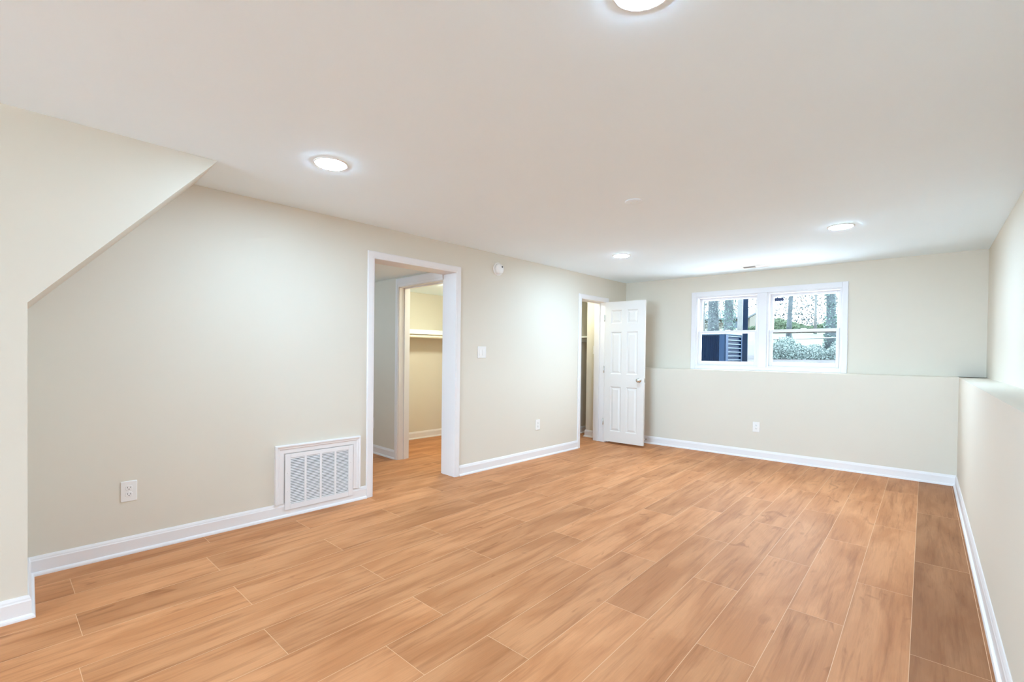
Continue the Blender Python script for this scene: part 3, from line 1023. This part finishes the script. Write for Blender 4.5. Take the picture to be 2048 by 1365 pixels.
# outdoor air-conditioning condenser, set cornerwise
ac = thing('outdoor_condenser', (-2.60, 8.72, 0.935), math.radians(-8.6), 'dark navy outdoor condenser unit standing outside the left window', 'condenser unit')
AW, AH = 0.37, 0.705
mb = MB()
mb.box(-AW + 0.03, AW - 0.03, -AW + 0.03, AW - 0.03, 0.03, AH - 0.03)
mb.build('coil', M_ACPANEL, ac)
mb = MB()
for sx in (-1, 1):
    for sy in (-1, 1):
        mb.box(sx * AW, sx * (AW - 0.11), sy * AW, sy * (AW - 0.022), 0.0, AH - 0.02, bev=0.006)
        mb.box(sx * AW, sx * (AW - 0.022), sy * AW, sy * (AW - 0.11), 0.0, AH - 0.02, bev=0.006)
mb.box(-AW, AW, -AW, AW, 0.0, 0.05, bev=0.006)
mb.build('corner_posts', M_ACTRIM, ac)
for sgn in (-1, 1):
    mb = MB()
    for k in range(9):
        z = 0.10 + k * 0.068
        mb.box(sgn * (AW - 0.004), sgn * (AW - 0.022), -AW + 0.10, AW - 0.10, z, z + 0.018, bev=0.003)
    mb.build('louver_guard', M_ACBAR, ac)
    mb = MB()
    for k in range(22):
        x = -AW + 0.12 + k * (2 * AW - 0.24) / 21
        mb.box(x - 0.003, x + 0.003, sgn * (AW - 0.006), sgn * (AW - 0.016), 0.05, AH - 0.03)
    mb.build('wire_guard', M_ACPANEL, ac)
mb = MB()
mb.box(-AW - 0.008, AW + 0.008, -AW - 0.008, AW + 0.008, AH - 0.035, AH, bev=0.012)
for k in range(1, 8):
    mb.lathe([(0.04 * k, AH + 0.008), (0.04 * k + 0.004, AH + 0.012), (0.04 * k + 0.008, AH + 0.008)], n=40, cap=False)
mb.build('top_cover', M_ACBAR, ac)

mb = MB(); mb.box(-0.036, 0.036, -0.036, 0.036, 0.0, 2.9, bev=0.004)
for z in (0.02, 1.4):
    mb.box(-0.042, 0.042, -0.042, 0.042, z, z + 0.06, bev=0.003)
tag(mb.build('deck_post', M_POST, None, (-1.86, 7.75, 0.935), math.radians(20)), 'slim dark blue post outside the left window beside the condenser', 'post')


def leaf_quads(mb, pts, size, mi=0):
    for p in pts:
        n = Vector((rnd.uniform(-1, 1), rnd.uniform(-1.4, 0.2), rnd.uniform(-0.4, 1))).normalized()
        a = n.cross(Vector((rnd.uniform(-1, 1), rnd.uniform(-1, 1), rnd.uniform(-1, 1)))).normalized()
        b = n.cross(a)
        s = size * rnd.uniform(0.6, 1.4)
        p = Vector(p)
        vs = [mb.bm.verts.new(p + a * s), mb.bm.verts.new(p + b * s * 0.55 + n * s * 0.12), mb.bm.verts.new(p - a * s), mb.bm.verts.new(p - b * s * 0.55 + n * s * 0.12)]
        f = mb.bm.faces.new(vs); f.material_index = mi


def tree(x, y, r, h, label, bark, ivy=0, lean=0.0, ivy_mat=None, limbs=4, group='trees beyond the window'):
    z0 = gz(x, y) - 0.05
    t = thing('tree', (x, y, z0), 0, label, 'tree', group)
    mb = MB()
    pts, rad = [], []
    for k in range(9):
        u = k / 8
        pts.append((lean * u + rnd.uniform(-1, 1) * r * 0.12, rnd.uniform(-1, 1) * r * 0.12, h * u))
        rad.append(r * (1.25 - 0.25 * min(1, u * 8)) * (1 - 0.45 * u))
    mb.tube(pts, rad, n=12)
    mb.build('trunk', bark, t)
    if limbs:
        for k in range(limbs):
            mb = MB()
            u = 0.25 + 0.7 * (k + rnd.random() * 0.5) / limbs
            a = rnd.uniform(0, 2 * math.pi)
            L = rnd.uniform(1.0, 2.2)
            b0 = Vector((lean * u, 0, h * u))
            d = Vector((math.cos(a), math.sin(a) * 0.5, rnd.uniform(0.2, 0.7)))
            q = [b0 + d * L * w + Vector((0, 0, -0.25 * L * w * w)) for w in (0, 0.3, 0.6, 1.0)]
            mb.tube(q, [r * 0.32, r * 0.22, r * 0.14, r * 0.05], n=7)
            for w in (1, 2):
                e = q[w] + Vector((rnd.uniform(-1, 1), rnd.uniform(-0.5, 0.5), rnd.uniform(0.1, 0.8))) * L * 0.5
                mb.tube([q[w], (q[w] + e) / 2 + Vector((0, 0, 0.05)), e], [r * 0.13, r * 0.08, r * 0.03], n=5)
            mb.build('branch', bark, t)
    if ivy:
        mb = MB()
        P = []
        for k in range(ivy * 4):
            u = rnd.random() ** 1.1
            a = rnd.uniform(0, 2 * math.pi)
            rr = r * (1.05 + 0.35 * rnd.random())
            P.append((lean * u + rr * math.cos(a), rr * math.sin(a), h * 0.72 * u))
        leaf_quads(mb, P, 0.021)
        mb.build('ivy', ivy_mat or M_IVY, t)
    return t


tree(-4.21, 14.0, 0.155, 7.5, 'ivy-flecked grey trunk furthest to the left in the left window', M_BARK, 700, ivy_mat=M_IVY2)
tree(-3.57, 13.2, 0.125, 7.0, 'green ivy-covered trunk above the condenser', M_BARK, 900)
tree(-3.03, 12.2, 0.085, 7.0, 'smooth pale trunk just left of the blue post', M_PALEBARK, 0)
tree(-2.68, 16.2, 0.070, 8.0, 'slim grey trunk below the sticker in the right window', M_BARK, 60, lean=0.30, ivy_mat=M_IVY2)
tree(-1.44, 14.4, 0.115, 7.5, 'ivy-clad trunk at the right side of the right window', M_BARK, 800)
tree(-2.76, 22.5, 0.050, 8.0, 'thin far trunk in the middle of the right window', M_PALEBARK, 0, limbs=7)
tree(-5.80, 18.0, 0.085, 8.0, 'pale far trunk at the left edge of the left window', M_PALEBARK, 250, ivy_mat=M_IVY2)
tree(-4.05, 18.5, 0.045, 8.0, 'thin far trunk just right of the blue post', M_PALEBARK, 0, limbs=5)
tree(-3.9, 24.0, 0.060, 9.0, 'slender branching trunk on the pale lawn', M_PALEBARK, 0, limbs=9)

# low evergreen undergrowth along the wire fence
mb = MB()
P = []
for k in range(16000):
    x = rnd.uniform(-2.66, -0.55)
    y = rnd.uniform(12.0, 13.6)
    top = 0.30 + 0.08 * math.sin(x * 5.1) + 0.08 * math.sin(x * 11.3 + 1) + 0.06 * max(0, min(1, (-1.6 - x) * 1.5))
    P.append((x, y, gz(x, y) - 0.02 + top * rnd.random() ** 1.2))
leaf_quads(mb, P, 0.022)
tag(mb.build('undergrowth', M_IVY2), 'low blue-green evergreen undergrowth along the yard beyond the right window', 'undergrowth', kind='stuff')

# pipe-rail fence behind the undergrowth
fn = thing('wire_fence', (-1.2, 13.75, gz(-1.2, 13.75)), 0, 'thin pale rail fence behind the undergrowth', 'fence')
mb = MB(); mb.tube([(-1.6, 0, 0.40), (1.6, 0, 0.46)], 0.016, n=8); mb.build('rail', M_GALV, fn)
for x in (-1.55, 0.0, 1.55):
    mb = MB(); mb.tube([(x, 0, -0.1), (x, 0, 0.46)], 0.018, n=8); mb.build('fence_post', M_GALV, fn)

# neighbouring house up the slope
hb = thing('neighbour_house', (-10.6, 31.5, gz(0, 31.5)), math.radians(-6), 'cream house with a low grey roof up the slope beyond the right window', 'house')
mb = MB(); mb.box(-4.2, 3.4, 0, 5, -0.3, 0.62); mb.prism(None, [V3(-4.2, 0, 0.62), V3(-4.2, 5, 0.62), V3(-4.2, 2.5, 1.30)], [V3(3.4, 0, 0.62), V3(3.4, 5, 0.62), V3(3.4, 2.5, 1.30)]); mb.build('walls', M_SIDING, hb)
for pr in ([(-0.5, 0.56), (2.5, 1.35), (2.5, 1.44), (-0.5, 0.65)], [(5.5, 0.56), (2.5, 1.35), (2.5, 1.44), (5.5, 0.65)]):
    mb = MB()
    mb.prism(pr, [V3(-4.6, y, z) for y, z in pr], [V3(3.46, y, z) for y, z in pr])
    mb.build('roof_slope', M_SHINGLE, hb)
mb = MB(); mb.box(2.0, 2.8, -0.02, 0.02, 0.0, 0.45, bev=0.005); mb.build('house_window', M_ACBAR, hb)

# pale woods far up the slope
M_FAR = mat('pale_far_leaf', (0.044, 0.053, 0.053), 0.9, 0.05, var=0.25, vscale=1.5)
mb = MB()
P = []
for k in range(26000):
    x = rnd.uniform(-14, 0.0)
    y = rnd.uniform(39, 43)
    u = rnd.random()
    clump = 0.5 + 0.5 * math.sin(x * 1.9 + y) * math.sin(x * 0.7 + 2)
    if rnd.random() < 0.35 + 0.65 * clump:
        P.append((x, y, gz(x, y) + 0.2 + 5.5 * u ** 1.2))
leaf_quads(mb, P, 0.075)
tag(mb.build('far_foliage', M_FAR), 'pale hazy woods far up the slope behind the house', 'woods', kind='stuff')
mb = MB()
P = []
for k in range(6000):
    x = rnd.uniform(-6.4, -0.9)
    y = rnd.uniform(25, 27)
    P.append((x, y, gz(x, y) + (0.30 + 0.22 * math.sin(x * 2.3)) * rnd.random()))
leaf_quads(mb, P, 0.05)
tag(mb.build('lawn_shrubbery', M_LAWN), 'pale green low shrubs at the top of the lawn', 'shrubs', kind='stuff')
